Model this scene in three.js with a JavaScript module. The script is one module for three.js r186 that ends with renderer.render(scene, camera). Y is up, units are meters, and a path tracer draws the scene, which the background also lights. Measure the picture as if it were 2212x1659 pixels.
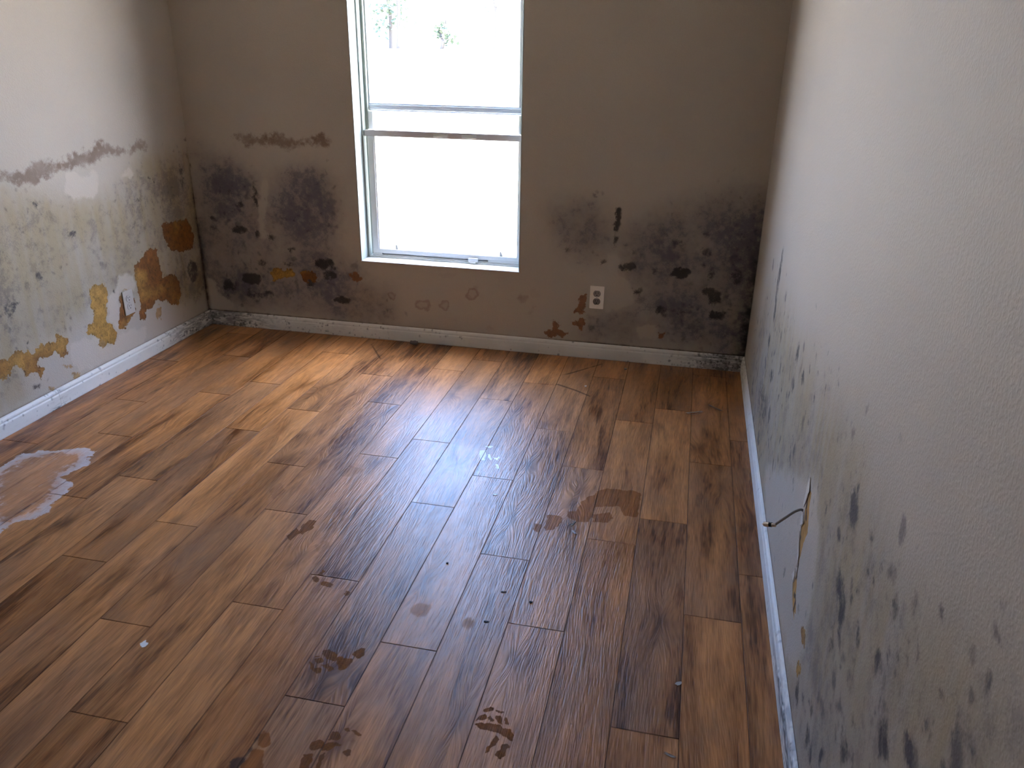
import * as THREE from 'three';
import { RoundedBoxGeometry } from 'three/addons/geometries/RoundedBoxGeometry.js';
import { mergeGeometries } from 'three/addons/utils/BufferGeometryUtils.js';

// ---------------------------------------------------------------- camera, sky, sun, exposure
const scene = new THREE.Scene();
const camera = new THREE.PerspectiveCamera(51.2587, 2212 / 1659, 0.05, 400);
camera.position.set(2.5308, 1.4271, 3.7751);
camera.rotation.set(-0.3957, 0.2128, 0.0162, 'YXZ');
const renderer = new THREE.WebGLRenderer({ antialias: true });
renderer.toneMapping = THREE.LinearToneMapping;
renderer.toneMappingExposure = 13.8;
renderer.shadowMap.enabled = true;

const sunDirection = new THREE.Vector3(0.50, 1.15, 0.14).normalize();   // high, behind the house: no sun enters the window
{
  const w = 256, h = 128, px = new Float32Array(w * h * 4), mixc = (a, b, t) => a.map((x, i) => x + (b[i] - x) * t);
  for (let j = 0, k = 0; j < h; j++) for (let i = 0; i < w; i++, k += 4) {
    const up = ((j + 0.5) / h - 0.5) * Math.PI, round = ((i + 0.5) / w - 0.5) * 2 * Math.PI, d = new THREE.Vector3(Math.cos(up) * Math.cos(round), Math.sin(up), Math.cos(up) * Math.sin(round));
    const e = Math.max(0, Math.sin(up)), glow = Math.max(0, d.dot(sunDirection));
    const c = up < 0 ? [0.5, 0.44, 0.34] : mixc([0.62, 0.78, 1.0], [0.30, 0.54, 1.08], 1 - Math.pow(1 - e, 5)).map((x, q) => x * 1.85 + [2.2, 1.95, 1.55][q] * glow ** 2.5);
    px.set([...c, 1], k);
  }
  const t = new THREE.DataTexture(px, w, h, THREE.RGBAFormat, THREE.FloatType);
  t.mapping = THREE.EquirectangularReflectionMapping; t.magFilter = THREE.LinearFilter; t.needsUpdate = true;
  scene.background = t;                                                 // hazy blue sky; it lights the room through the window
}
const sun = new THREE.DirectionalLight(new THREE.Color().setRGB(1, 0.90, 0.74), 8.6);
sun.position.copy(sunDirection).multiplyScalar(60).add(new THREE.Vector3(1.4, 0, -15));
sun.target.position.set(1.4, 0, -15);
sun.castShadow = true;
sun.shadow.mapSize.set(4096, 4096);
Object.assign(sun.shadow.camera, { left: -45, right: 45, top: 45, bottom: -45, near: 1, far: 140 });
scene.add(sun, sun.target);

// ---------------------------------------------------------------- room sizes in metres: back wall z = 0, left wall x = 0, floor y = 0
const W = 2.8605, D = 4.6, H = 2.44;
const OPEN = { x0: 0.913, x1: 1.743, y0: 0.413, y1: 2.05 };             // window opening in the back wall

// ---------------------------------------------------------------- small helpers
let seed = 20240611;
const rnd = () => { seed = (seed + 0x6d2b79f5) | 0; let t = Math.imul(seed ^ (seed >>> 15), 1 | seed); t = (t + Math.imul(t ^ (t >>> 7), 61 | t)) ^ t; return ((t ^ (t >>> 14)) >>> 0) / 4294967296; };
const rr = (a, b) => a + (b - a) * rnd();
const clamp = (x, a = 0, b = 1) => (x < a ? a : x > b ? b : x);
const step = (a, b, x) => { const t = clamp((x - a) / (b - a)); return t * t * (3 - 2 * t); };
const hash = (x, y) => { let h = (Math.imul(x, 374761393) + Math.imul(y, 668265263)) | 0; h = Math.imul(h ^ (h >>> 13), 1274126177); return ((h ^ (h >>> 16)) >>> 0) / 4294967296; };
function noise(x, y) {
  const xi = Math.floor(x), yi = Math.floor(y); let fx = x - xi, fy = y - yi;
  fx = fx * fx * (3 - 2 * fx); fy = fy * fy * (3 - 2 * fy);
  const a = hash(xi, yi), b = hash(xi + 1, yi), c = hash(xi, yi + 1), d = hash(xi + 1, yi + 1);
  return a + (b - a) * fx + (c - a) * fy + (a - b - c + d) * fx * fy;
}
function fbm(x, y, n) { let s = 0, a = 0.5, t = 0; for (let i = 0; i < n; i++) { s += a * noise(x + i * 17.3, y - i * 9.1); t += a; a *= 0.55; x *= 2.03; y *= 2.03; } return s / t; }
const LUT = new Uint8Array(4097);
for (let i = 0; i <= 4096; i++) { const c = i / 4096; LUT[i] = Math.round(255 * (c <= 0.0031308 ? c * 12.92 : 1.055 * Math.pow(c, 1 / 2.4) - 0.055)); }
const toByte = (c) => LUT[(clamp(c) * 4096) | 0];
const P = (...a) => { const p = []; for (let i = 0; i < a.length; i += 2) p.push([a[i] / 1000, a[i + 1] / 1000]); return p; };
const E = (u, v, ru, rv, s) => ({ u: u / 1000, v: v / 1000, ru: ru / 1000, rv: rv / 1000, s: s / 100 });

// a low-resolution mask over [u0,u1] x [v0,v1], drawn as filled outlines or spots, then blurred
function mask(ext, cell, blur, polys = [], spots = [], value = 1) {
  const w = Math.ceil((ext.u1 - ext.u0) / cell), h = Math.ceil((ext.v1 - ext.v0) / cell), cv = document.createElement('canvas');
  cv.width = w; cv.height = h;
  const g = cv.getContext('2d');
  g.fillStyle = '#000'; g.fillRect(0, 0, w, h);
  g.fillStyle = 'rgba(255,255,255,' + value + ')';
  for (const p of polys) { g.beginPath(); p.forEach(([u, v], i) => g[i ? 'lineTo' : 'moveTo']((u - ext.u0) / cell, (v - ext.v0) / cell)); g.closePath(); g.fill(); }
  for (const e of spots) { g.fillStyle = 'rgba(255,255,255,' + Math.min(1, e.s) + ')'; g.beginPath(); g.ellipse((e.u - ext.u0) / cell, (e.v - ext.v0) / cell, Math.max(0.6, e.ru / cell), Math.max(0.6, e.rv / cell), 0, 0, 7); g.fill(); }
  const px = g.getImageData(0, 0, w, h).data; let a = new Float32Array(w * h);
  for (let i = 0; i < w * h; i++) a[i] = px[i * 4] / 255;
  const r = Math.round(blur / cell);
  for (let pass = 0; pass < (r ? 2 : 0); pass++) {
    const b = new Float32Array(w * h), k = 1 / (2 * r + 1);
    for (let y = 0; y < h; y++) { let s = 0; for (let x = -r; x <= r; x++) s += a[y * w + clamp(x, 0, w - 1)]; for (let x = 0; x < w; x++) { b[y * w + x] = s * k; s += a[y * w + Math.min(w - 1, x + r + 1)] - a[y * w + Math.max(0, x - r)]; } }
    for (let x = 0; x < w; x++) { let s = 0; for (let y = -r; y <= r; y++) s += b[clamp(y, 0, h - 1) * w + x]; for (let y = 0; y < h; y++) { a[y * w + x] = s * k; s += b[Math.min(h - 1, y + r + 1) * w + x] - b[Math.max(0, y - r) * w + x]; } }
  }
  return (u, v) => {
    const x = clamp((u - ext.u0) / cell - 0.5, 0, w - 1.001), y = clamp((v - ext.v0) / cell - 0.5, 0, h - 1.001), xi = x | 0, yi = y | 0, fx = x - xi, fy = y - yi, i = yi * w + xi;
    const j = xi + 1 < w ? 1 : 0, l = yi + 1 < h ? w : 0;
    return (a[i] * (1 - fx) + a[i + j] * fx) * (1 - fy) + (a[i + l] * (1 - fx) + a[i + l + j] * fx) * fy;
  };
}
function texture(ext, w, h, fill, srgb = true) {                       // fill(u, v, out) writes r, g, b (linear) for each texel
  const data = new Uint8Array(w * h * 4), o = [0, 0, 0];
  for (let j = 0, k = 0; j < h; j++) for (let i = 0; i < w; i++, k += 4) {
    fill(ext.u0 + (i + 0.5) / w * (ext.u1 - ext.u0), ext.v0 + (j + 0.5) / h * (ext.v1 - ext.v0), o, k >> 2);
    for (let c = 0; c < 3; c++) data[k + c] = srgb ? toByte(o[c]) : clamp(o[c]) * 255;
    data[k + 3] = 255;
  }
  const t = new THREE.DataTexture(data, w, h);
  if (srgb) t.colorSpace = THREE.SRGBColorSpace;
  t.magFilter = THREE.LinearFilter; t.minFilter = THREE.LinearMipmapLinearFilter; t.generateMipmaps = true; t.anisotropy = 8;
  t.wrapS = t.wrapT = THREE.MirroredRepeatWrapping;
  const su = ext.u1 - ext.u0, sv = ext.v1 - ext.v0;
  t.repeat.set(1 / su, 1 / sv); t.offset.set(-ext.u0 / su, -ext.v0 / sv);
  t.needsUpdate = true;
  return t;
}
const std = (o) => new THREE.MeshStandardMaterial(o), phys = (o) => new THREE.MeshPhysicalMaterial(o);
const rgb = (r, g, b) => new THREE.Color().setRGB(r, g, b);
const taken = new Map();
const numbered = (n) => { const k = taken.get(n) ?? 0; taken.set(n, k + 1); return k ? n + '_' + String(k).padStart(3, '0') : n; };
function mesh(name, geometry, material, parent, position) {
  const m = new THREE.Mesh(geometry, material);
  m.name = parent ? name : numbered(name); m.castShadow = m.receiveShadow = true;
  if (position) m.position.set(...position);
  (parent ?? scene).add(m);
  return m;
}
function group(name, position = [0, 0, 0], turn = 0) { const g = new THREE.Group(); g.name = numbered(name); g.position.set(...position); g.rotation.y = turn; scene.add(g); return g; }
const tag = (o, label, category, grp) => { Object.assign(o.userData, { label, category }, grp ? { group: grp } : {}); return o; };
const structure = (o, label) => { o.userData.kind = 'structure'; if (label) o.userData.label = label; return o; };
const box = (x0, x1, y0, y1, z0, z1) => new THREE.BoxGeometry(x1 - x0, y1 - y0, z1 - z0).toNonIndexed().translate((x0 + x1) / 2, (y0 + y1) / 2, (z0 + z1) / 2);
const rbox = (x0, x1, y0, y1, z0, z1, r = 0.002, n = 2) => new RoundedBoxGeometry(x1 - x0, y1 - y0, z1 - z0, n, r).translate((x0 + x1) / 2, (y0 + y1) / 2, (z0 + z1) / 2);

// ---------------------------------------------------------------- what the damp has drawn on each surface, plus some painted corner shade, in millimetres on that surface
const LEFT = {
  ochre: [P(307,601,206,606,88,594,62,553,48,497,83,430,153,435,273,473,291,533), P(549,459,494,478,454,501,415,520,368,498,361,457,360,390,344,346,314,355,259,347,233,299,232,221,269,190,325,195,344,235,427,254,457,239,485,233,511,233,524,202,536,187,568,201,573,212,565,241,552,253,553,270,545,301,547,330,548,355,554,383), P(671,360,690,349,693,312,705,283,713,261,711,244,724,212,715,200,680,197,643,211,622,233,590,244,580,262,588,281,591,315,600,310,606,256,618,250,655,258,664,277,663,319,667,356), P(859,435,809,436,766,433,749,410,757,355,783,326,779,298,796,277,792,252,767,230,738,194,756,156,783,143,813,170,827,148,872,175,851,199,901,227,932,243,907,286,865,283,864,339,864,391), P(1390,301,1379,308,1368,295,1363,287,1347,288,1329,291,1307,305,1291,299,1278,288,1257,291,1241,272,1213,275,1175,286,1145,284,1115,269,1096,274,1101,309,1080,291,1041,273,1030,247,1057,224,1049,201,1078,191,1095,206,1115,229,1150,226,1190,223,1209,232,1229,220,1224,200,1189,187,1184,172,1213,170,1221,142,1235,161,1246,178,1263,196,1282,184,1298,203,1304,235,1319,254,1333,242,1354,221,1381,214,1414,219,1479,241,1458,314)],
  rust: [P(1060,106,1035,110,1008,95,1012,77,1048,82), P(1106,176,1075,149,1035,142,1047,133,1088,144), P(863,189,833,191,819,167,830,151,852,156), P(667,365,640,371,604,367,619,358,663,364), P(455,193,426,223,398,218,412,162,450,162), P(1195,110,1163,87,1167,73,1202,83)],
  tide: [P(1371,983,1194,975,1149,964,1098,969,1042,969,1031,990,1017,985,1007,972,987,995,972,991,966,975,914,984,901,971,878,992,860,978,830,981,796,999,747,1002,713,992,677,1011,657,1038,630,1042,604,1020,575,1005,517,997,451,981,410,1001,356,1012,299,1004,307,973,421,958,524,969,644,965,714,944,834,946,948,941,1022,912,1091,907,1134,932,1199,956,1377,963)],
  clean: [P(873,931,803,930,794,896,733,896,714,919,677,914,699,823,752,801,857,818,886,864), P(548,879,480,897,435,878,448,857,519,858), P(658,446,560,414,561,364,561,336,592,348,661,360,694,351,712,285,713,237,732,210,783,259,754,361,691,391), P(1048,173,1014,241,849,204,817,137,683,177,539,155,563,60,812,74,1007,99)],
  gray: [P(1328,947,1210,921,976,831,685,783,509,858,353,943,-1,938,2,155,205,175,451,282,793,380,956,322,1075,288,1259,272,1393,292,1519,302)],
  dense: [P(303,862,55,876,21,588,293,616), P(263,351,143,431,-10,358,10,157,163,175), P(1384,619,1241,582,1249,472,1312,416,1432,454), P(560,845,410,855,330,757,458,669,558,730)],  // dense mould; the two patches by the corner also carry its shade
  blot: [E(1067,826,12,16,70), E(925,800,23,13,50), E(603,767,18,10,60), E(907,679,31,17,60), E(1118,550,23,21,50), E(1296,471,30,31,50), E(1264,486,17,14,60), E(1249,316,9,11,90), E(1254,131,16,11,100), E(1334,252,8,9,90), E(1302,240,6,5,80), E(1192,135,12,7,70), E(1338,230,8,7,80), E(1411,199,6,7,80), E(1388,178,8,7,70), E(1404,161,6,5,60), E(483,560,16,8,60), E(8,984,20,11,50), E(-26,940,16,18,70), E(-18,855,16,27,80), E(90,812,23,67,40), E(314,820,14,17,70), E(346,836,10,13,70), E(713,386,12,14,80), E(436,752,30,14,50), E(608,505,15,8,60), E(106,324,48,59,70), E(839,209,14,10,50)],
};
const BACK = {
  gray: [P(39,974,86,936,159,919,269,897,343,835,385,817,389,716,380,509,356,436,481,459,594,459,768,491,802,452,866,414,935,334,951,228,834,152,522,97,173,98,79,121,22,230,-8,302,7,557,15,766), P(449,852,513,836,565,851,635,893,684,882,740,872,800,816,812,738,791,500,707,459,449,442,389,523,432,705), P(697,283,830,305,913,287,1048,284,1091,231,1057,184,1106,144,1078,83,945,52,679,62), P(1872,760,1955,753,2024,768,2105,778,2153,735,2187,662,2177,532,2120,498,2036,517,1952,529,1937,612,1900,645), P(2233,659,2282,696,2359,723,2423,761,2519,805,2625,832,2727,875,2830,896,2869,845,2924,432,2934,98,2764,88,2527,117,2348,120,2331,188,2429,222,2395,281,2308,336,2304,397,2229,452,2234,560), P(2031,110,2089,186,2172,225,2253,270,2336,276,2348,120,2229,89,2106,98)],  // mould; its reach up the right corner also paints in the darkness there
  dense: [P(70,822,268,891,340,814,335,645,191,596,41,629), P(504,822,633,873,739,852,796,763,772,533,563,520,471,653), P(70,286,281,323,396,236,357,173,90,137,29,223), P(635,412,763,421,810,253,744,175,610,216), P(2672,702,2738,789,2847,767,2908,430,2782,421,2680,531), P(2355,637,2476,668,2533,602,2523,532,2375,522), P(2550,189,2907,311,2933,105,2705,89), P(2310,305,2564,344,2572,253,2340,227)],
  tide: [P(229,994,300,1022,365,1021,391,987,431,1020,467,1015,533,1030,566,999,608,995,681,1013,704,1030,781,1029,791,970,742,974,686,991,650,977,576,955,506,975,433,972,328,958,303,990)],
  clean: [P(8,274,57,248,70,173,169,128,157,97,9,85), P(399,811,443,799,423,691,391,607,395,510,354,479,358,646), P(2168,531,2229,547,2229,452,2299,384,2312,287,2253,270,2183,239,2175,375), P(2331,182,2430,209,2443,128,2348,120)],
  ochre: [P(392,309,423,348,469,340,507,339,536,327,526,297,447,280,399,269), P(556,328,622,344,658,321,647,280,586,283)],
  rust: [P(2052,322,2081,337,2083,237,2038,220,2020,225,2042,265), P(1913,194,1954,175,1949,135,2003,117,1982,96,1888,94,1874,116,1921,133), P(2016,177,2063,210,2095,180,2066,152,2068,120,2057,158), P(2428,159,2475,169,2471,144,2436,134), P(838,334,884,352,912,325,873,301)],
  blot: [E(245,536,47,23,80), E(282,270,59,31,100), E(142,224,42,32,70), E(708,385,60,30,90), E(733,326,41,23,80), E(791,197,47,21,90), E(529,448,26,13,80), E(506,366,31,10,90), E(376,201,33,17,80), E(89,583,22,14,70), E(418,511,20,17,70), E(262,665,31,15,60), E(202,730,20,15,50), E(89,533,32,16,50), E(348,364,27,16,70), E(615,271,31,12,80), E(255,210,20,12,60), E(295,176,56,23,50), E(23,993,6,9,60), E(5,853,9,11,80), E(7,557,11,14,60), E(359,782,11,20,50), E(352,714,12,69,85), E(345,521,11,28,80), E(2274,480,39,20,100), E(2521,463,44,27,110), E(2674,380,53,21,95), E(2692,348,31,30,80), E(2708,273,38,23,90), E(2660,460,18,21,70), E(2777,462,27,41,60), E(2151,497,16,11,90), E(2443,270,33,26,60), E(2332,368,26,17,70), E(2632,236,15,9,80), E(2544,278,34,16,55), E(2620,573,33,29,50), E(2504,612,28,23,50), E(2621,509,22,14,50), E(2208,732,19,30,95), E(2210,680,15,35,95), E(2205,605,12,29,90), E(2206,564,7,14,70), E(1976,543,30,24,35), E(2584,315,8,12,70), E(2409,465,34,13,50)],
  ring: [E(1240,204,46,33,50), E(1356,211,30,26,60), E(1503,282,38,36,60), E(1066,242,22,23,70), E(1819,313,35,36,25)],
  spot: [E(1515,320,24,13,50), E(1555,274,16,10,40), E(1760,282,23,21,70), E(1821,245,12,11,60), E(1806,215,17,12,50), E(1163,290,10,10,40), E(1598,110,31,16,35), E(1371,376,55,16,30), E(1226,285,11,25,30), E(1024,314,17,16,30), E(1717,323,16,13,30), E(1361,146,88,19,20), E(864,327,39,25,50), E(964,384,58,19,25), E(1675,386,95,18,20)],
};
const RIGHT = {
  gray: [P(305,190,465,392,615,591,1094,675,1612,708,2081,765,2390,803,2573,792,2727,775,2894,794,3057,865,3196,959,3255,875,2545,-8,2236,61,1310,5,357,11)],
  dense: [P(2325,390,2372,426,2438,366,2494,348,2492,290,2454,248,2372,296,2348,350), P(2799,545,2872,617,2924,570,2865,504), P(2673,363,2720,419,2762,390,2709,332), P(2403,705,2471,747,2539,663,2486,619), P(2435,520,2526,594,2571,552,2463,473), P(3024,758,3076,809,3105,771,3057,718), P(746,196,1157,333,1295,294,972,160)],
  clean: [P(1242,138,2125,565,2263,512,2291,436,2296,321,2327,212,2199,110,1807,81,1575,71)],
  ochre: [P(2250,259,2275,281,2302,283,2308,266,2280,246), P(2260,184,2302,214,2322,200,2295,169)],
  blot: [E(2508,440,17,14,70), E(2655,566,16,16,80), E(2602,526,6,9,60), E(2699,602,9,14,60), E(2766,626,20,17,70), E(2670,527,13,12,80), E(2326,156,25,26,90), E(2389,192,18,18,60), E(2961,734,6,5,100), E(2938,702,6,8,70), E(2986,692,18,17,70), E(2709,381,34,22,80), E(2864,563,38,29,60), E(3075,790,11,13,70), E(3046,764,15,18,50), E(2653,358,14,15,90), E(2721,459,23,15,60), E(2478,173,24,30,70), E(2764,419,12,13,80), E(2934,624,9,8,60), E(2728,411,11,10,80), E(2680,401,10,11,80), E(2468,238,16,19,80), E(2636,418,7,9,70), E(2773,712,7,9,60), E(2529,512,12,12,80), E(2910,686,5,8,50), E(2557,367,13,16,50), E(2468,699,37,38,75), E(2409,607,18,23,80), E(2506,548,54,37,60), E(2607,724,28,12,80), E(2532,624,12,15,80), E(2602,631,14,24,80), E(2778,728,16,23,60), E(2678,781,11,19,50), E(2696,730,13,19,50), E(2654,563,11,26,70), E(2512,454,14,22,60), E(2536,511,13,15,70), E(1859,408,14,16,80), E(2162,565,12,20,60), E(2155,513,10,13,60), E(1953,201,20,14,70), E(1938,298,17,7,80), E(2275,529,9,27,60), E(2695,605,7,16,60), E(2760,623,16,23,50), E(2656,671,5,51,70), E(913,765,36,61,60), E(911,675,37,73,60), E(933,585,30,37,80), E(1578,663,21,30,90), E(1740,659,20,22,90), E(2048,744,15,24,80), E(892,463,36,31,70), E(1191,585,25,21,80), E(1105,413,25,39,70), E(1930,734,15,17,60), E(1943,679,13,19,80), E(1675,710,10,16,70), E(1826,778,9,15,60), E(1355,538,14,24,70), E(941,254,156,73,40), E(2234,800,6,10,60), E(1908,640,9,17,70), E(1529,485,13,18,70), E(1662,565,9,20,50), E(2031,832,6,9,50), E(1170,695,16,43,50)],
};
const FLOOR = {
  print: [P(1724,2286,1737,2275,1760,2286,1770,2293,1774,2317,1761,2317,1745,2309,1731,2298), P(1772,2306,1777,2295,1792,2296,1811,2298,1815,2311,1809,2325,1805,2338,1793,2340,1780,2320), P(1717,2320,1728,2313,1743,2317,1747,2325,1731,2333), P(1707,2333,1717,2333,1733,2347,1747,2347,1756,2359,1746,2367,1734,2359,1724,2351), P(1741,2339,1760,2326,1774,2337,1785,2345,1772,2353,1756,2341), P(1805,2285,1806,2270,1819,2252,1828,2253,1832,2273,1827,2290,1814,2289), P(1712,2314,1718,2308,1726,2303,1727,2308,1716,2316), P(1563,2010,1571,1999,1588,2013,1586,2031,1573,2024), P(1598,2031,1605,2018,1620,2021,1639,2025,1638,2039,1623,2041,1607,2039), P(1683,2057,1688,2041,1701,2048,1701,2062,1691,2065), P(1571,1994,1578,1967,1592,1974,1583,1982,1591,1995), P(1880,2512,1891,2506,1899,2516,1885,2518), P(1898,2511,1910,2511,1927,2521,1923,2526,1908,2520), P(1859,2525,1872,2521,1885,2534,1883,2542,1862,2549,1859,2537), P(1864,2554,1881,2549,1899,2556,1879,2563,1874,2577,1859,2582,1860,2564), P(1826,2568,1836,2555,1859,2557,1857,2574,1847,2584,1830,2581), P(1826,2598,1846,2589,1848,2606,1854,2638,1833,2643,1826,2615), P(1859,2590,1872,2582,1871,2606,1878,2633,1868,2635), P(1904,2574,1910,2565,1918,2564,1924,2579,1915,2583,1907,2579), P(2174,2383,2187,2373,2197,2374,2194,2383,2177,2388), P(2199,2379,2208,2375,2221,2379,2218,2387), P(2170,2404,2185,2393,2191,2410,2165,2419), P(2191,2401,2196,2392,2206,2410,2197,2414), P(2204,2394,2220,2394,2227,2409,2227,2419,2214,2410), P(2229,2395,2235,2395,2245,2416,2235,2413), P(2167,2429,2188,2422,2212,2417,2229,2425,2250,2428,2260,2443,2261,2459,2243,2450,2225,2444,2199,2440,2188,2443,2170,2434), P(2214,2466,2221,2452,2232,2461,2223,2479,2214,2500,2209,2503,2213,2479), P(2240,2472,2246,2467,2259,2475,2254,2482,2253,2503,2245,2511,2230,2505,2236,2491), P(1410,1777,1417,1724,1443,1724,1450,1767,1432,1815), P(1390,1831,1399,1780,1425,1801,1411,1852)],
  faint: [P(1759,2278,1764,2264,1783,2254,1795,2261,1792,2285,1773,2284), P(1585,2076,1586,2044,1596,2067,1593,2078), P(1661,2085,1665,2076,1674,2091,1666,2094), P(1610,2060,1637,2051,1639,2055,1616,2067), P(1602,1974,1616,1957,1640,1975,1645,2004,1616,2004,1596,1993), P(1903,2532,1917,2531,1928,2543,1921,2550,1901,2537), P(2172,2460,2191,2455,2198,2466,2183,2469), P(1879,2078,1901,2042,1944,2052,1941,2103,1901,2103), P(2032,2101,2054,2066,2080,2089,2066,2131), P(1377,1408,1405,1346,1468,1367,1439,1427,1399,1437), P(1501,1861,1520,1817,1550,1849,1536,1903), P(1199,1588,1207,1520,1261,1573,1244,1641)],
  stain: [P(2309,1315,2341,1289,2429,1281,2464,1290,2463,1450,2422,1452,2396,1397,2317,1421,2313,1455,2305,1390), P(2319,1466,2375,1444,2382,1474,2372,1508,2323,1516), P(2256,1469,2267,1400,2284,1361,2311,1337,2317,1486,2305,1521,2275,1528,2236,1506,2226,1468), P(2171,1506,2197,1500,2220,1510,2224,1548,2204,1591,2175,1610,2171,1546), P(2132,1571,2163,1567,2163,1624,2145,1614), P(1709,2612,1736,2610,1761,2663,1710,2675), P(1703,2559,1722,2560,1744,2594,1719,2607,1708,2589)],
  dark: [P(1706,2556,1707,2593,1707,2629,1707,2667,1700,2668,1700,2638,1701,2598,1700,2564), P(1677,2645,1696,2637,1711,2674,1691,2679)],
  puddle: [P(185,1747,178,1669,177,1619,170,1590,173,1559,208,1550,226,1523,263,1523,282,1505,297,1492,326,1471,363,1459,414,1480,441,1504,428,1529,464,1563,469,1591,454,1628,436,1684,458,1690,484,1703,498,1700,533,1737,541,1783,543,1822,553,1872,561,1886,560,1927,530,1960,502,1974,525,2102)],
  white: [P(1832,1112,1856,1106,1872,1186,1855,1195), P(1868,1137,1879,1135,1897,1176,1889,1182), P(1892,1148,1907,1161,1920,1141,1921,1178,1903,1166), P(1842,1075,1874,1067,1868,1090), P(1917,1208,1928,1205,1940,1242,1928,1245), P(1255,2373,1264,2356,1282,2370,1270,2383)],
};

// ---------------------------------------------------------------- wall paint with its mould, tide lines and rotten plaster
const PAINT = [0.445, 0.390, 0.330];
function speckle(ext, density, count, r0, r1, stretch = 1) {            // random mould colonies, denser where the mask is dense
  const spots = [];
  for (let i = 0; i < count; i++) {
    const u = rr(ext.u0, ext.u1), v = rr(ext.v0, ext.v1);
    if (rnd() > density(u, v)) continue;
    const r = r0 + (r1 - r0) * Math.pow(rnd(), 2.2);
    spots.push({ u, v, ru: r * rr(0.7, 1.1), rv: r * rr(0.8, 1.3) * stretch, s: rr(0.25, 0.8) });
  }
  return spots;
}
function wallMap(ext, w, h, S, o = {}) {
  const gray = mask(ext, 0.008, o.soft ?? 0.05, S.gray), dense = mask(ext, 0.008, 0.04, S.dense), clean = mask(ext, 0.004, o.cleanSoft ?? 0.012, S.clean);
  const ochre = mask(ext, 0.002, 0.006, S.ochre), rust = mask(ext, 0.002, 0.006, S.rust ?? []), tide = mask(ext, 0.004, 0.016, S.tide ?? []);
  const blot = mask(ext, 0.002, o.blotSoft ?? 0.008, [], S.blot), spot = mask(ext, 0.003, 0.009, [], S.spot ?? []);
  const ring = mask(ext, 0.003, 0.006, [], S.ring ?? []), ringIn = mask(ext, 0.003, 0.009, [], (S.ring ?? []).map((e) => ({ ...e, ru: e.ru * 0.62, rv: e.rv * 0.62 })));
  const where = (u, v) => clamp((gray(u, v) * 0.55 + dense(u, v) * 0.5) * (1 - 0.85 * clean(u, v)) * step(0.3, 0.62, fbm(u * 9 + 3, v * 9, 2)));
  const dots = mask(ext, 0.002, 0.002, [], speckle(ext, where, o.dots ?? 5200, o.r0 ?? 0.0015, o.r1 ?? 0.008, o.stretch ?? 1));
  const colonies = mask(ext, 0.003, 0.006, [], speckle(ext, (u, v) => where(u, v) * step(o.top ?? 0.95, 0.3, v), o.colonies ?? 1500, 0.005, o.r2 ?? 0.022, o.stretch ?? 1));
  const haze = o.haze ?? 0.5, cloud = o.cloud ?? 0.62;
  return texture(ext, w, h, (u, v, c) => {
    const n1 = fbm(u * 13 + 5, v * 13, 3), n2 = fbm(u * 48, v * 48 + 9, 4), n3 = noise(u * 260, v * 260), n4 = noise(u * 520 + 3, v * 520), n5 = fbm(u * 5 + 60, v * 5, 2);
    const wu = u + (fbm(u * 34 + 40, v * 34, 2) - 0.5) * 0.026 + (n3 - 0.5) * 0.006, wv = v + (fbm(u * 34, v * 34 + 70, 2) - 0.5) * 0.026 + (noise(u * 260 + 31, v * 260) - 0.5) * 0.006;
    let g = gray(wu, wv), d = dense(wu, wv);
    const cl = step(0.2, 0.8, clean(wu, wv) + (n2 - 0.5) * 0.5);
    g *= 1 - 0.75 * cl; d *= 1 - 0.75 * cl;
    // paint, faintly uneven; damp yellows it in runs
    const tone = (1 + (fbm(u * 3, v * 3 + 11, 2) - 0.5) * 0.07 + (n4 - 0.5) * 0.03) * (1 + 0.16 * cl * (o.wash ?? 0));
    let r = PAINT[0] * tone, gg = PAINT[1] * tone, b = PAINT[2] * tone;
    const damp = clamp(g * (o.damp ?? 0.6) * (0.25 + 0.9 * n5 + 0.5 * (noise(u * 45, v * 3) - 0.3)));
    r *= 1 - 0.12 * damp; gg *= 1 - 0.21 * damp; b *= 1 - 0.44 * damp;
    // grey veil, then clouded mould
    const veil = clamp(haze * g * (0.5 + 0.55 * n1 + 0.25 * d + 0.5 * (n2 - 0.5)));
    const m = step(0.34, 0.76, g * 0.36 + d * 0.30 + (n1 - 0.5) * 0.75 + (n2 - 0.5) * 0.8 + (n3 - 0.5) * 0.3) * step(0.04, 0.4, g);
    const k = 1 - (1 - veil) * (1 - cloud * m * (0.7 + 0.3 * d));
    r *= 1 - k * 0.80; gg *= 1 - k * 0.79; b *= 1 - k * 0.62;
    // tide line
    const t = step(0.15, 0.95, tide(wu, wv) * 1.1 + (n2 - 0.5) * 1.1 * step(0.02, 0.3, tide(wu, wv)) + (n3 - 0.5) * 0.2) * step(0.02, 0.2, tide(wu, wv)) * (0.5 + 0.6 * n1) * (o.tide ?? 1);
    r *= 1 - t * 0.62; gg *= 1 - t * 0.72; b *= 1 - t * 0.77;
    // washed-out rings and brown spots
    const rg = clamp(step(0.15, 0.5, ring(wu, wv)) * (1 - 0.75 * step(0.1, 0.4, ringIn(wu, wv))) * 0.34 + step(0.1, 0.6, spot(wu, wv)) * 0.30 * (0.5 + 0.9 * n2));
    r *= 1 - rg * 0.72; gg *= 1 - rg; b *= 1 - rg;
    // colonies, small and middling
    const dt = clamp(dots(wu, wv) * (o.dotGain ?? 0.75) * (0.5 + n2) + step(0.1, 0.7, colonies(wu, wv) + (n2 - 0.5) * 0.3) * (o.colonyGain ?? 0.5) * step(0.02, 0.1, colonies(wu, wv)));
    r *= 1 - dt * 0.80; gg *= 1 - dt * 0.80; b *= 1 - dt * 0.72;
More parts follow.
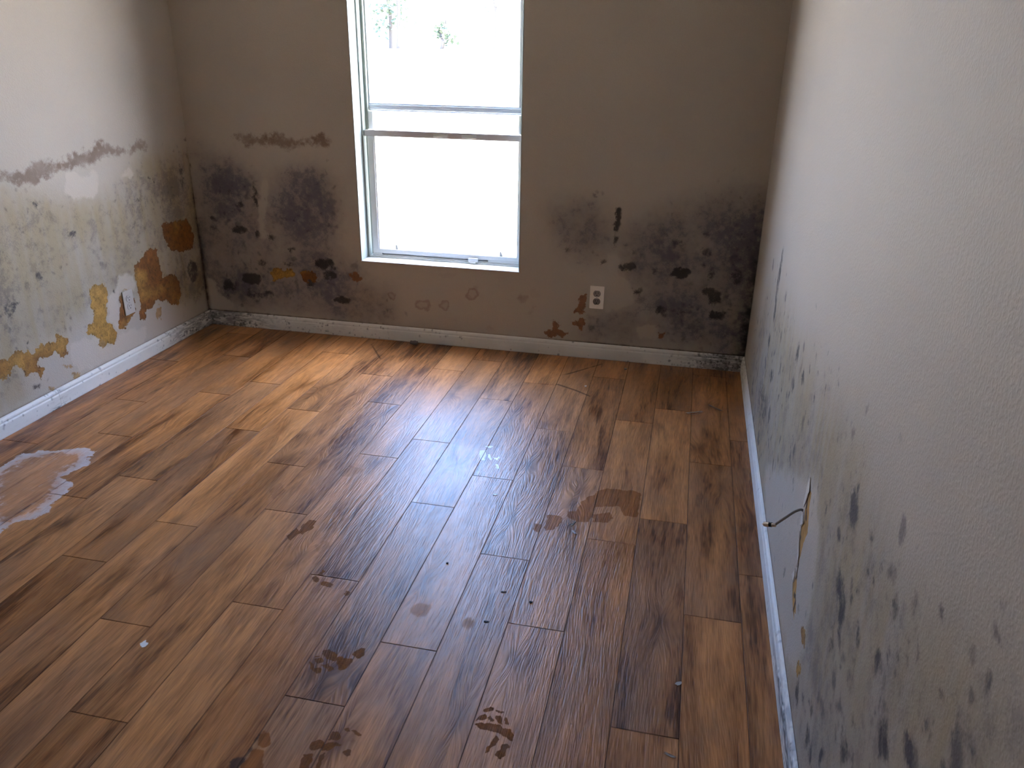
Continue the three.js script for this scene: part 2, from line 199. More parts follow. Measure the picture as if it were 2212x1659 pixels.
    // plaster showing through, ochre and rust
    const n6 = fbm(u * 120, v * 85, 3), om = ochre(wu, wv), oc = step(0.38, 0.64, om + (n2 - 0.5) * 0.62 + (n6 - 0.5) * 0.75) * step(0.05, 0.2, om), rim = oc * (1 - step(0.62, 1.0, om + (n3 - 0.5) * 0.3));
    const big = clamp(0.5 + (fbm(u * 10 + 30, v * 10, 2) - 0.5) * 2 + (o.ochreLean ?? (() => 0))(u, v)), od = (0.66 + 0.8 * (n2 - 0.25) + 0.5 * (n6 - 0.5) - rim * 0.2 - 0.4 * step(0.62, 0.72, n6)) * (1 - 0.5 * m * d) * (o.ochre ?? 1);
    r += ((0.24 + 0.23 * big) * od - r) * oc; gg += ((0.088 + 0.17 * big) * od - gg) * oc; b += ((0.012 + 0.04 * big) * od - b) * oc;
    const rm = rust(wu, wv), ru = step(0.32, 0.66, rm + (n2 - 0.5) * 0.9 + (n6 - 0.5) * 1.0) * step(0.06, 0.3, rm) * 0.88, rd = 0.55 + 0.9 * n2, rc = o.rust ?? [0.20, 0.072, 0.018];
    r += (rc[0] * rd - r) * ru; gg += (rc[1] * rd - gg) * ru; b += (rc[2] * rd - b) * ru;
    // dark blots
    const bm = blot(wu, wv), bl = step(0.2, 0.85, bm * 1.05 + (n2 - 0.5) * 0.8 * step(0.02, 0.3, bm) + (n3 - 0.5) * 0.22) * step(0.02, 0.12, bm) * (o.blotGain ?? 0.92), bc = o.black ?? [0.026, 0.021, 0.022];
    r += (bc[0] - r) * bl; gg += (bc[1] - gg) * bl; b += (bc[2] - b) * bl;
    // dirt where wall meets baseboard and in corners; back right corner adds painted shade
    const gr = o.grimeShade ? clamp(o.grimeShade(u, v) * (0.3 + 1.3 * n2)) : 0;
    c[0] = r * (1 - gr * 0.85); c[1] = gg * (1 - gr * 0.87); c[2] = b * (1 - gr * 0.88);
  });
}
const line = (x, at, width) => Math.exp(-(((x - at) / width) ** 2));
const BACKX = { u0: 0, u1: W, v0: 0, v1: 1.72 }, LEFTX = { u0: 0, u1: 2.6, v0: 0, v1: 1.5 }, RIGHTX = { u0: 0, u1: 3.3, v0: 0, v1: 1.6 };
LEFT.gray.push(P(1300, 90, 1300, 965, 1700, 930, 2100, 880, 2300, 600, 2150, 250, 1900, 100));      // the damp goes on along the left wall
LEFT.tide.push(P(1345, 985, 1345, 930, 1700, 905, 2200, 850, 2380, 820, 2370, 870, 2200, 905, 1700, 955));
LEFT.ochre.push(P(1440, 300, 1600, 320, 1720, 280, 1850, 290, 1860, 220, 1700, 210, 1560, 230, 1440, 225));
const mapBack = wallMap(BACKX, 2048, 1232, BACK, { dots: 7000, colonies: 2600, damp: 0.3, haze: 0.64, cloud: 0.58, colonyGain: 0.55, grimeShade: (u, v) => line(v, 0.079, 0.005) * (0.9 - 0.6 * step(0.5, 1.0, u) * step(2.2, 1.8, u)) + step(0.95, 0.2, v) * (line(u, 0, 0.012) * 0.8 + line(u, W, 0.05) * 0.9) });
const mapLeft = wallMap(LEFTX, 2048, 1184, LEFT, { dots: 8000, colonies: 1100, haze: 0.22, cloud: 0.45, damp: 1, colonyGain: 0.34, dotGain: 0.6, blotGain: 0.8, blotSoft: 0.006, wash: 1, rust: [0.33, 0.20, 0.075], ochreLean: (u) => -0.75 + 1.2 * step(0.2, 1.15, u), grimeShade: (u, v) => line(v, 0.079, 0.004) * 0.4 + step(1.0, 0.6, v) * line(u, 0, 0.016) });
const mapRight = wallMap(RIGHTX, 2048, 1024, RIGHT, { dots: 9000, r1: 0.010, colonies: 4200, r2: 0.022, stretch: 1.0, soft: 0.07, haze: 0.30, cloud: 0.42, damp: 0.9, dotGain: 1.0, colonyGain: 0.72, blotGain: 0.9, blotSoft: 0.012, cleanSoft: 0.04, wash: 0.6, top: 1.1, grimeShade: (u, v) => line(v, 0.079, 0.005) * 0.8 + step(1.1, 0.5, v) * line(u, 0, 0.03) * 0.8 });

const peel = texture({ u0: 0, u1: 0.4, v0: 0, v1: 0.4 }, 512, 512, (u, v, c) => { const n = fbm(u * 260, v * 260, 2); c[0] = c[1] = c[2] = step(0.35, 0.75, n); }, false);   // roller texture of the paint
const wallMat = (map) => std({ map, bumpMap: peel, bumpScale: 0.00025, roughness: 0.72 });
const plainWall = std({ color: rgb(...PAINT), bumpMap: peel, bumpScale: 0.00025, roughness: 0.72 });
const whitePaint = std({ color: rgb(0.72, 0.72, 0.70), roughness: 0.45 });

// ---------------------------------------------------------------- walls: boards with thickness, the stained face towards the room
const outline = (pts) => new THREE.Shape(pts.map(([x, y]) => new THREE.Vector2(x, y)));
const holePath = (pts) => new THREE.Path(pts.map(([x, y]) => new THREE.Vector2(x, y)));
{
  const s = outline([[-0.12, 0], [W + 0.12, 0], [W + 0.12, H], [-0.12, H]]);
  s.holes.push(holePath([[OPEN.x0, OPEN.y0], [OPEN.x1, OPEN.y0], [OPEN.x1, OPEN.y1], [OPEN.x0, OPEN.y1]]));
  const back = new THREE.ExtrudeGeometry(s, { depth: 0.2, bevelEnabled: false }).translate(0, 0, -0.2);
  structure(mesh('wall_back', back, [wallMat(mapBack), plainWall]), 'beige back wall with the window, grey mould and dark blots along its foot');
}
{
  // x of the shape is the distance from the back wall
  const g = new THREE.ExtrudeGeometry(outline([[0, 0], [D, 0], [D, H], [0, H]]), { depth: 0.12, bevelEnabled: false });
  const p = g.attributes.position, n = g.attributes.normal;
  for (let i = 0; i < p.count; i++) { const [z, y, d] = [p.getX(i), p.getY(i), p.getZ(i)], [nz, ny, nd] = [n.getX(i), n.getY(i), n.getZ(i)]; p.setXYZ(i, -d, y, z); n.setXYZ(i, -nd, ny, nz); }
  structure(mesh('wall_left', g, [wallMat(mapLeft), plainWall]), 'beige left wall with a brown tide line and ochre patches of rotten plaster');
}
const GASH = [[2.084, 0.517], [2.1, 0.519], [2.106, 0.486], [2.116, 0.466], [2.128, 0.452], [2.138, 0.437], [2.126, 0.418], [2.112, 0.395], [2.106, 0.366], [2.104, 0.338], [2.106, 0.31], [2.122, 0.282], [2.138, 0.26], [2.164, 0.243], [2.166, 0.232], [2.150, 0.228], [2.172, 0.21], [2.13, 0.216], [2.094, 0.236], [2.058, 0.268], [2.08, 0.262], [2.094, 0.286], [2.096, 0.312], [2.092, 0.346], [2.058, 0.384], [2.054, 0.402], [2.076, 0.422], [2.066, 0.45], [2.062, 0.478], [2.07, 0.5]];
{
  const toWall = (g, depth) => { const p = g.attributes.position, n = g.attributes.normal; for (let i = 0; i < p.count; i++) { const [z, y, d] = [p.getX(i), p.getY(i), p.getZ(i)], [nz, ny, nd] = [n.getX(i), n.getY(i), n.getZ(i)]; p.setXYZ(i, W + depth - d, y, z); n.setXYZ(i, -nd, ny, nz); } return g; };
  const s = outline([[0, 0], [D, 0], [D, H], [0, H]]);
  const ragged = []; GASH.forEach(([z, y], i) => { const [z2, y2] = GASH[(i + 1) % GASH.length]; for (let k = 0; k < 3; k++) ragged.push([z + (z2 - z) * k / 3 + rr(-0.0022, 0.0022), y + (y2 - y) * k / 3 + rr(-0.002, 0.002)]); });
  s.holes.push(holePath(ragged));
  const kraft = std({ map: texture({ u0: 2, u1: 2.24, v0: 0.18, v1: 0.56 }, 192, 304, (u, v, c) => { const n = fbm(u * 90, v * 30, 3), k = step(0.62, 0.7, fbm(u * 60 + 9, v * 40, 2)); c[0] = (0.26 + 0.34 * n) * (1 - 0.8 * k); c[1] = (0.13 + 0.20 * n) * (1 - 0.8 * k); c[2] = (0.03 + 0.06 * n) * (1 - 0.7 * k); }), roughness: 0.95 });
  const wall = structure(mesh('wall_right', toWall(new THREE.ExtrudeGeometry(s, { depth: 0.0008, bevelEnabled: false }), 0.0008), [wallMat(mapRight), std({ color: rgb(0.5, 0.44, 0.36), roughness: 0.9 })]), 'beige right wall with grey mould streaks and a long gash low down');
  mesh('backing', box(W + 0.0018, W + 0.12, 0, H, 0, D), plainWall, wall);
  const core = toWall(new THREE.ExtrudeGeometry(outline(GASH.map(([z, y]) => [2.1 + (z - 2.1) * 1.35, 0.365 + (y - 0.365) * 1.04])), { depth: 0.0008, bevelEnabled: false }), 0.0017);
  mesh('plaster_core', core, kraft, wall).userData.label = 'brown torn paper core inside the gash';
  // frayed paper lips along the cut
  const paper = std({ color: rgb(0.60, 0.56, 0.50), roughness: 0.85 }), lip = (pts) => { const g = toWall(new THREE.ExtrudeGeometry(outline(pts), { depth: 0.0012, bevelEnabled: false }), 0); const p = g.attributes.position; for (let i = 0; i < p.count; i++) p.setX(i, p.getX(i) - 0.002 * noise(p.getZ(i) * 90, p.getY(i) * 60)); g.computeVertexNormals(); mesh('torn_paper', g, paper, wall); };
  lip([[2.066, 0.54], [2.086, 0.514], [2.07, 0.498], [2.062, 0.474], [2.05, 0.452], [2.042, 0.462], [2.046, 0.492], [2.052, 0.516]]);
  lip([[2.05, 0.402], [2.074, 0.422], [2.064, 0.438], [2.052, 0.444], [2.04, 0.42]]);
  lip([[2.05, 0.386], [2.094, 0.346], [2.098, 0.318], [2.082, 0.338], [2.056, 0.366]]);
  lip([[2.056, 0.268], [2.078, 0.264], [2.088, 0.284], [2.078, 0.30], [2.07, 0.286]]);
}
{
  const s = outline([[-0.12, 0], [W + 0.12, 0], [W + 0.12, H], [-0.12, H]]);
  s.holes.push(holePath([[1.95, 0], [2.77, 0], [2.77, 2.05], [1.95, 2.05]].map(([x, y]) => [x, y + 0.002])));  // unseen doorway, added so less light bounces back
  structure(mesh('wall_front', new THREE.ExtrudeGeometry(s, { depth: 0.12, bevelEnabled: false }).translate(0, 0, D), plainWall));
  const addedHall = std({ color: rgb(0.22, 0.19, 0.16), roughness: 0.9 }), g = [box(1.4, 1.52, 0, H, D + 0.12, D + 1.7), box(W + 0.3, W + 0.42, 0, H, D + 0.12, D + 1.7), box(1.4, W + 0.42, 0, H, D + 1.7, D + 1.82), box(1.4, W + 0.42, H, H + 0.1, D + 0.12, D + 1.82), box(1.4, W + 0.42, -0.12, -0.002, D + 0.12, D + 1.82), box(W, W + 0.42, 0, H, D + 0.119, D + 0.13)];  // unseen dark space behind the doorway, added to dim bounce on the back wall
  structure(mesh('wall_added_hall', mergeGeometries(g), addedHall));
}
structure(mesh('ceiling', box(-0.12, W + 0.12, H, H + 0.15, -0.2, D + 0.12), std({ color: rgb(0.5, 0.47, 0.43), roughness: 0.9 })));

// ---------------------------------------------------------------- baseboards
function boardGeometry(length) {                                       // profile swept along +u, wall at d = 0
  const prof = [[0.0005, 0], [0.0125, 0.0005], [0.013, 0.003], [0.013, 0.052], [0.0122, 0.055], [0.0102, 0.0585], [0.0105, 0.0615], [0.0112, 0.0645], [0.0105, 0.069], [0.0085, 0.0735], [0.0055, 0.0765], [0.0005, 0.0785]];
  const pos = [], uv = [], idx = [], n = prof.length, cuts = Math.max(2, Math.round(length / 0.05));
  for (let i = 0; i < n - 1; i++) {
    const base = pos.length / 3;
    for (let k = 0; k <= cuts; k++) for (const [d, y] of [prof[i], prof[i + 1]]) { const u = length * k / cuts; pos.push(u, y, d); uv.push(u, y); }
    for (let k = 0; k < cuts; k++) { const a = base + k * 2; idx.push(a, a + 2, a + 1, a + 1, a + 2, a + 3); }
  }
  for (const u of [0, length]) { const base = pos.length / 3; for (const [d, y] of prof) { pos.push(u, y, d); uv.push(u, y); } for (let i = 1; i < n - 1; i++) u ? idx.push(base, base + i, base + i + 1) : idx.push(base, base + i + 1, base + i); }
  const base = pos.length / 3;                                          // back face
  for (const [u, y] of [[0, 0], [length, 0], [0, 0.0785], [length, 0.0785]]) { pos.push(u, y, 0.0005); uv.push(u, y); }
  idx.push(base, base + 2, base + 1, base + 1, base + 2, base + 3);
  const g = new THREE.BufferGeometry();
  g.setAttribute('position', new THREE.Float32BufferAttribute(pos, 3)); g.setAttribute('uv', new THREE.Float32BufferAttribute(uv, 2));
  g.setIndex(idx); g.computeVertexNormals();
  return g;
}
function boardMap(length, dirt, streak) {
  const ext = { u0: 0, u1: length, v0: 0, v1: 0.08 };
  const spots = mask(ext, 0.001, 0.001, [], speckle(ext, (u) => clamp(dirt(u)), 2600, 0.0015, 0.007));
  return texture(ext, 2048, 80, (u, v, c) => {
    const n = fbm(u * 40, v * 160, 3), n2 = fbm(u * 9 + 4, v * 20, 2), n3 = noise(u * 600, v * 600);
    const k = clamp(step(0.42, 0.75, n * 0.7 + dirt(u) * 0.35) * dirt(u) * 0.75 + spots(u, v) * 0.9 * step(0.3, 0.5, n2) + line(v, 0.001, 0.003) * 0.5 * n + streak(u, v) * step(0.3, 0.6, n));
    const t = (0.66 + 0.10 * n2 + 0.03 * (n3 - 0.5)) * (1 - 0.82 * k);
    c[0] = t; c[1] = t * 0.99; c[2] = t * (0.955 + 0.05 * k);
  });
}
const boardMat = (map) => std({ map, roughness: 0.5 });
{
  const mat = boardMat(boardMap(W, (u) => clamp(0.75 * step(0.5, 0.05, u) + 0.22 * step(1.3, 0.4, u) + 0.85 * step(2.45, 2.78, u) + 0.1), () => 0));
  structure(mesh('baseboard_back', boardGeometry(W), mat), 'white baseboard below the window wall, mouldy at both ends');
  const left = structure(group('baseboard_left'), 'white baseboard along the left wall, made of two lengths');
  const lm = boardMat(boardMap(D, (u) => clamp(0.8 * step(0.55, 0.15, u) + 0.12 + 0.35 * line(u, 1.17, 0.05)), (u, v) => 0.9 * line(u, 1.196, 0.03) * step(0.02, 0.0, v)));
  const a = boardGeometry(1.16), b = boardGeometry(D - 1.162);
  const set = (g, z0) => { const p = g.attributes.position, t = g.attributes.uv; for (let i = 0; i < p.count; i++) { const [u, y, d] = [p.getX(i), p.getY(i), p.getZ(i)]; p.setXYZ(i, d, y, z0 + u); t.setXY(i, z0 + u, y); } const idx = g.index.array; for (let i = 0; i < idx.length; i += 3) [idx[i], idx[i + 1]] = [idx[i + 1], idx[i]]; g.computeVertexNormals(); return g; };
  mesh('board', set(a, 0), lm, left); mesh('board', set(b, 1.162).translate(0.0012, 0, 0), lm, left);
  const right = boardGeometry(D), p = right.attributes.position;
  for (let i = 0; i < p.count; i++) { const [u, y, d] = [p.getX(i), p.getY(i), p.getZ(i)]; p.setXYZ(i, W - d, y, u); }
  right.computeVertexNormals();
  structure(mesh('baseboard_right', right, boardMat(boardMap(D, (u) => clamp(0.5 * step(0.5, 0.1, u) + 0.12 + 0.5 * step(2.0, 2.3, u)), (u, v) => 0.75 * step(1.9, 2.15, u) * line(v, 0.04 + 0.006 * Math.sin(u * 9), 0.013)))), 'white baseboard along the right wall with a grey mould streak');
  const front = boardGeometry(1.95).rotateY(Math.PI).translate(1.95, 0, D);
  structure(mesh('baseboard_front', front, whitePaint));
}

// ---------------------------------------------------------------- floor: printed planks 0.91 m long in staggered rows
const EDGE = [W + 0.001, 2.779];
for (let k = 1; k <= 4; k++) EDGE.push(2.779 - 0.1543 * k);
for (let k = 1; k <= 14; k++) EDGE.push(2.1618 - 0.1529 * k);
EDGE[EDGE.length - 1] = -0.001;
const PHASE = [0.785, 0.101, 0.545, 0.705, 0.249, 0.866, 0.4, 0.629, 0.174, 0.342, 0.789, 0.489, 0.030, 0.264, 0.709, 0.874, 0.43, 0.123, 0.57, 0.31], LONG = 0.9105;
const rowOf = (x) => { for (let k = 0; k < EDGE.length - 1; k++) if (x > EDGE[k + 1]) return k; return EDGE.length - 2; };
const STRIPS = [[0, 6], [6, 13], [13, EDGE.length - 1]];                // rows that share one texture
const FEXT = (s) => ({ u0: EDGE[STRIPS[s][1]] - 0.004, u1: EDGE[STRIPS[s][0]] + 0.004, v0: 0, v1: 3.1 });
function floorMaps(s) {
  const ext = FEXT(s), w = 1024, h = 2048, F = FLOOR;
  const print = mask(ext, 0.0012, 0.0012, F.print), faint = mask(ext, 0.002, 0.004, F.faint), stain = mask(ext, 0.002, 0.004, F.stain), dark = mask(ext, 0.002, 0.004, F.dark);
  const wet = mask(ext, 0.002, 0.002, F.puddle), wetIn = mask(ext, 0.003, 0.045, F.puddle), white = mask(ext, 0.0015, 0.0015, F.white);
  const crumbs = mask(ext, 0.0015, 0.0015, [], speckle(ext, () => 0.25, 900, 0.0015, 0.004));
  const cracks = mask(ext, 0.0015, 0.0015, [P(975, 90, 982, 88, 1110, 283, 1100, 285), P(1960, 330, 1985, 300, 2060, 215, 2183, 70, 2188, 74, 2070, 222, 1995, 306), P(2005, 388, 2016, 380, 2110, 430, 2182, 484, 2176, 490, 2100, 440)]);
  const bump = new Float32Array(w * h), rough = new Float32Array(w * h), spec = new Float32Array(w * h), knots = new Map();
  const map = texture(ext, w, h, (x, z, c, i) => {
    const k = rowOf(x), id = k * 37 + Math.floor((z - PHASE[k]) / LONG) + 5, a = hash(id, 11), b = hash(id, 23), d = hash(id, 31), e = hash(id, 47);
    if (!knots.has(id)) { const list = []; const n = Math.floor(hash(id, 5) * 2.6); for (let q = 0; q < n; q++) list.push([EDGE[k + 1] + 0.02 + 0.11 * hash(id, 60 + q), Math.floor((z - PHASE[k]) / LONG) * LONG + PHASE[k] + LONG * hash(id, 70 + q)]); knots.set(id, list); }
    let wx = x + (fbm(x * 7 + id, z * 1.6, 2) - 0.5) * 0.05, knot = 0;
    for (const [kx, kz] of knots.get(id)) { const dx = (x - kx) / 0.022, dz = (z - kz) / 0.06, r = dx * dx + dz * dz; if (r < 16) { const f = Math.exp(-r * 0.35); wx += f * 0.025 * Math.sign(dx || 1); knot = Math.max(knot, Math.exp(-r * 1.4)); } }
    const broad = fbm(wx * 22 + id * 3.7, z * 2.6 + id, 3), fine = fbm(wx * 120 + id, z * 11, 3), hair = noise(wx * 520, z * 34 + id), blotch = fbm(x * 13 + id * 1.3, z * 6 + 2, 4), smoke = fbm(x * 4.4 + 20, z * 3.1, 3);
    let t = clamp(0.50 + (broad - 0.5) * 0.8 + (fine - 0.5) * 0.62 + (hair - 0.5) * 0.30 + (a - 0.5) * 0.40 + (blotch - 0.5) * 0.6);
    t *= 1 - 0.6 * knot;
    let r = 0.068 + 0.55 * t + 0.03 * b, g = 0.023 + 0.262 * t, bl = 0.007 + 0.100 * t - 0.010 * b;
    const sm = step(0.46, 0.74, blotch * 0.6 + fine * 0.28 + (d - 0.5) * 0.2 + 0.03) * 0.52;                  // printed smoky patches
    r += (0.062 - r) * sm; g += (0.036 - g) * sm; bl += (0.026 - bl) * sm;
    const gy = step(0.45, 0.7, fbm(x * 6 + id * 2, z * 2.4 + 9, 2)) * 0.12 * e;                              // greyed wood
    const l = (r + g + bl) / 3; r += (l * 1.08 - r) * gy; g += (l - g) * gy; bl += (l * 0.94 - bl) * gy;
    // tread-in dust film, scuffs
    const film = 0.0 + 0.05 * step(0.4, 0.8, smoke) + 0.07 * step(0.55, 0.8, fbm(x * 30 + 3, z * 22, 3));
    r += (0.25 - r) * film; g += (0.20 - g) * film; bl += (0.165 - bl) * film;
    const n2 = fbm(x * 60, z * 60, 3), n3 = noise(x * 330, z * 330);
    const jx = x + (fbm(x * 90, z * 90 + 7, 2) - 0.5) * 0.008, jz = z + (fbm(x * 90 + 31, z * 90, 2) - 0.5) * 0.008;
    let sp = 1, rg = 0.285 + 0.12 * smoke + 0.12 * (n2 - 0.5) + 0.06 * hair, hgt = 0.5 + (fine - 0.5) * 0.55 + (hair - 0.5) * 0.45;
    const st = step(0.3, 0.7, stain(jx, jz) + (n2 - 0.5) * 0.7) * 0.85;
    r += (0.22 * (0.45 + t) - r) * st; g += (0.074 * (0.45 + t) - g) * st; bl += (0.010 * (0.45 + t) - bl) * st; rg += 0.2 * st; sp -= 0.75 * st;
    const pr = clamp(step(0.3, 0.65, print(jx, jz) + (n2 - 0.5) * 0.55 + (n3 - 0.5) * 0.3) * (0.7 + 0.4 * n2) + step(0.4, 0.9, faint(jx, jz) + (n2 - 0.5) * 0.9) * 0.3);
    const edge = 0.45 + 1.0 * n2 * (0.6 + 0.5 * n3);
    r += (0.165 * edge - r) * pr * 0.95; g += (0.064 * edge - g) * pr * 0.95; bl += (0.018 * edge - bl) * pr * 0.9; rg += 0.4 * pr; sp -= 0.85 * pr;
    const dk = step(0.3, 0.7, dark(jx, jz) + (n2 - 0.5) * 0.6) * 0.75;
    r += (0.03 - r) * dk; g += (0.021 - g) * dk; bl += (0.018 - bl) * dk; rg += 0.3 * dk; sp -= 0.7 * dk;
    const qx = jx + (n3 - 0.5) * 0.008 + (fbm(x * 38, z * 38 + 5, 2) - 0.5) * 0.03, qz = jz + (fbm(x * 38 + 9, z * 38, 2) - 0.5) * 0.03, wt = step(0.35, 0.6, wet(qx, qz)), rim = wt * (1 - step(0.55, 0.97, wetIn(qx, qz) + (n2 - 0.5) * 0.4));
    r += (0.045 + r * 0.12) * wt; g += (0.045 + g * 0.12) * wt; bl += (0.05 + bl * 0.15) * wt; rg += (0.13 - rg) * wt * (1 - rim);
    const rk = clamp(rim * (0.4 + 0.75 * n2)); r += (0.56 - r) * rk; g += (0.53 - g) * rk; bl += (0.56 - bl) * rk; rg += 0.3 * rim;
    const wh = step(0.4, 0.7, white(jx, jz) + (n3 - 0.5) * 0.35); r += (0.8 - r) * wh; g += (0.82 - g) * wh; bl += (0.85 - bl) * wh; rg += 0.1 * wh;
    const seam = Math.min(EDGE[k] - x, x - EDGE[k + 1], Math.abs(((z - PHASE[k]) / LONG + 40.5) % 1 - 0.5) * LONG), jt = 1 - step(0.0008, 0.0030 + 0.002 * (n2 - 0.5), seam); r *= 1 - 0.4 * jt; g *= 1 - 0.42 * jt; bl *= 1 - 0.42 * jt; rg += 0.15 * jt; sp *= 1 - 0.55 * jt;
    const ck = Math.max(cracks(x, z) * 0.75 * step(0.25, 0.55, fbm(x * 14, z * 14, 2)), step(0.3, 0.7, crumbs(jx, jz)) * 0.55); r *= 1 - 0.85 * ck; g *= 1 - 0.85 * ck; bl *= 1 - 0.85 * ck; rg += 0.3 * ck;
    c[0] = r; c[1] = g; c[2] = bl; bump[i] = hgt - 0.4 * cracks(x, z); rough[i] = clamp(rg, 0.06, 1); spec[i] = sp;
  });
  const relief = texture(ext, w, h, (x, z, c, i) => { c[0] = bump[i]; c[1] = rough[i]; c[2] = 0; }, false);
  for (let i = 0; i < w * h; i++) relief.image.data[i * 4 + 3] = 255 * clamp(spec[i]);              // muddy prints are matt
  return phys({ map, bumpMap: relief, bumpScale: 0.0011, roughnessMap: relief, roughness: 1, specularIntensityMap: relief, specularIntensity: 0.55, ior: 1.56 });
}
const floorMats = STRIPS.map((_, s) => floorMaps(s));
function plankGeometry(w, l, x, z) {                                    // top at y = 0, eased edges
  const c = 0.0008, y1 = -0.0007, y2 = -0.0016, pos = [], uv = [], X = [-w / 2, w / 2], Z = [-l / 2, l / 2];
  const quad = (p) => { for (const q of [p[0], p[1], p[2], p[0], p[2], p[3]]) { pos.push(...q); uv.push(x + q[0], z + q[2]); } };
  const top = [[X[0] + c, 0, Z[1] - c], [X[1] - c, 0, Z[1] - c], [X[1] - c, 0, Z[0] + c], [X[0] + c, 0, Z[0] + c]];
  const mid = [[X[0], y1, Z[1]], [X[1], y1, Z[1]], [X[1], y1, Z[0]], [X[0], y1, Z[0]]], low = mid.map(([a, , b]) => [a, y2, b]);
  quad(top);
  for (let i = 0; i < 4; i++) { const j = (i + 1) % 4; quad([mid[i], mid[j], top[j], top[i]]); quad([low[i], low[j], mid[j], mid[i]]); }
  const g = new THREE.BufferGeometry();
  g.setAttribute('position', new THREE.Float32BufferAttribute(pos, 3)); g.setAttribute('uv', new THREE.Float32BufferAttribute(uv, 2)); g.computeVertexNormals();
  return g;
}
{
  const floor = structure(group('floor'), 'brown wood plank floor with muddy boot prints and dust');
  mesh('subfloor', box(-0.12, W + 0.12, -0.12, -0.0012, -0.2, D + 0.12), std({ color: rgb(0.07, 0.038, 0.02), roughness: 0.5 }), floor);
  for (let k = 0; k < EDGE.length - 1; k++) {
    const s = STRIPS.findIndex(([a, b]) => k >= a && k < b);
    for (let n = -1; ; n++) {
      const z0 = Math.max(0.001, PHASE[k] + n * LONG), z1 = Math.min(D - 0.001, PHASE[k] + (n + 1) * LONG);
      if (z0 >= D - 0.002) break;
      if (z1 - z0 < 0.01) continue;
      const w = EDGE[k] - EDGE[k + 1] - 0.0009, l = z1 - z0 - 0.0008, x = (EDGE[k] + EDGE[k + 1]) / 2, z = (z0 + z1) / 2;
      mesh('plank', plankGeometry(w, l, x, z), floorMats[s], floor, [x, rr(-0.00015, 0), z]);
    }
  }
}

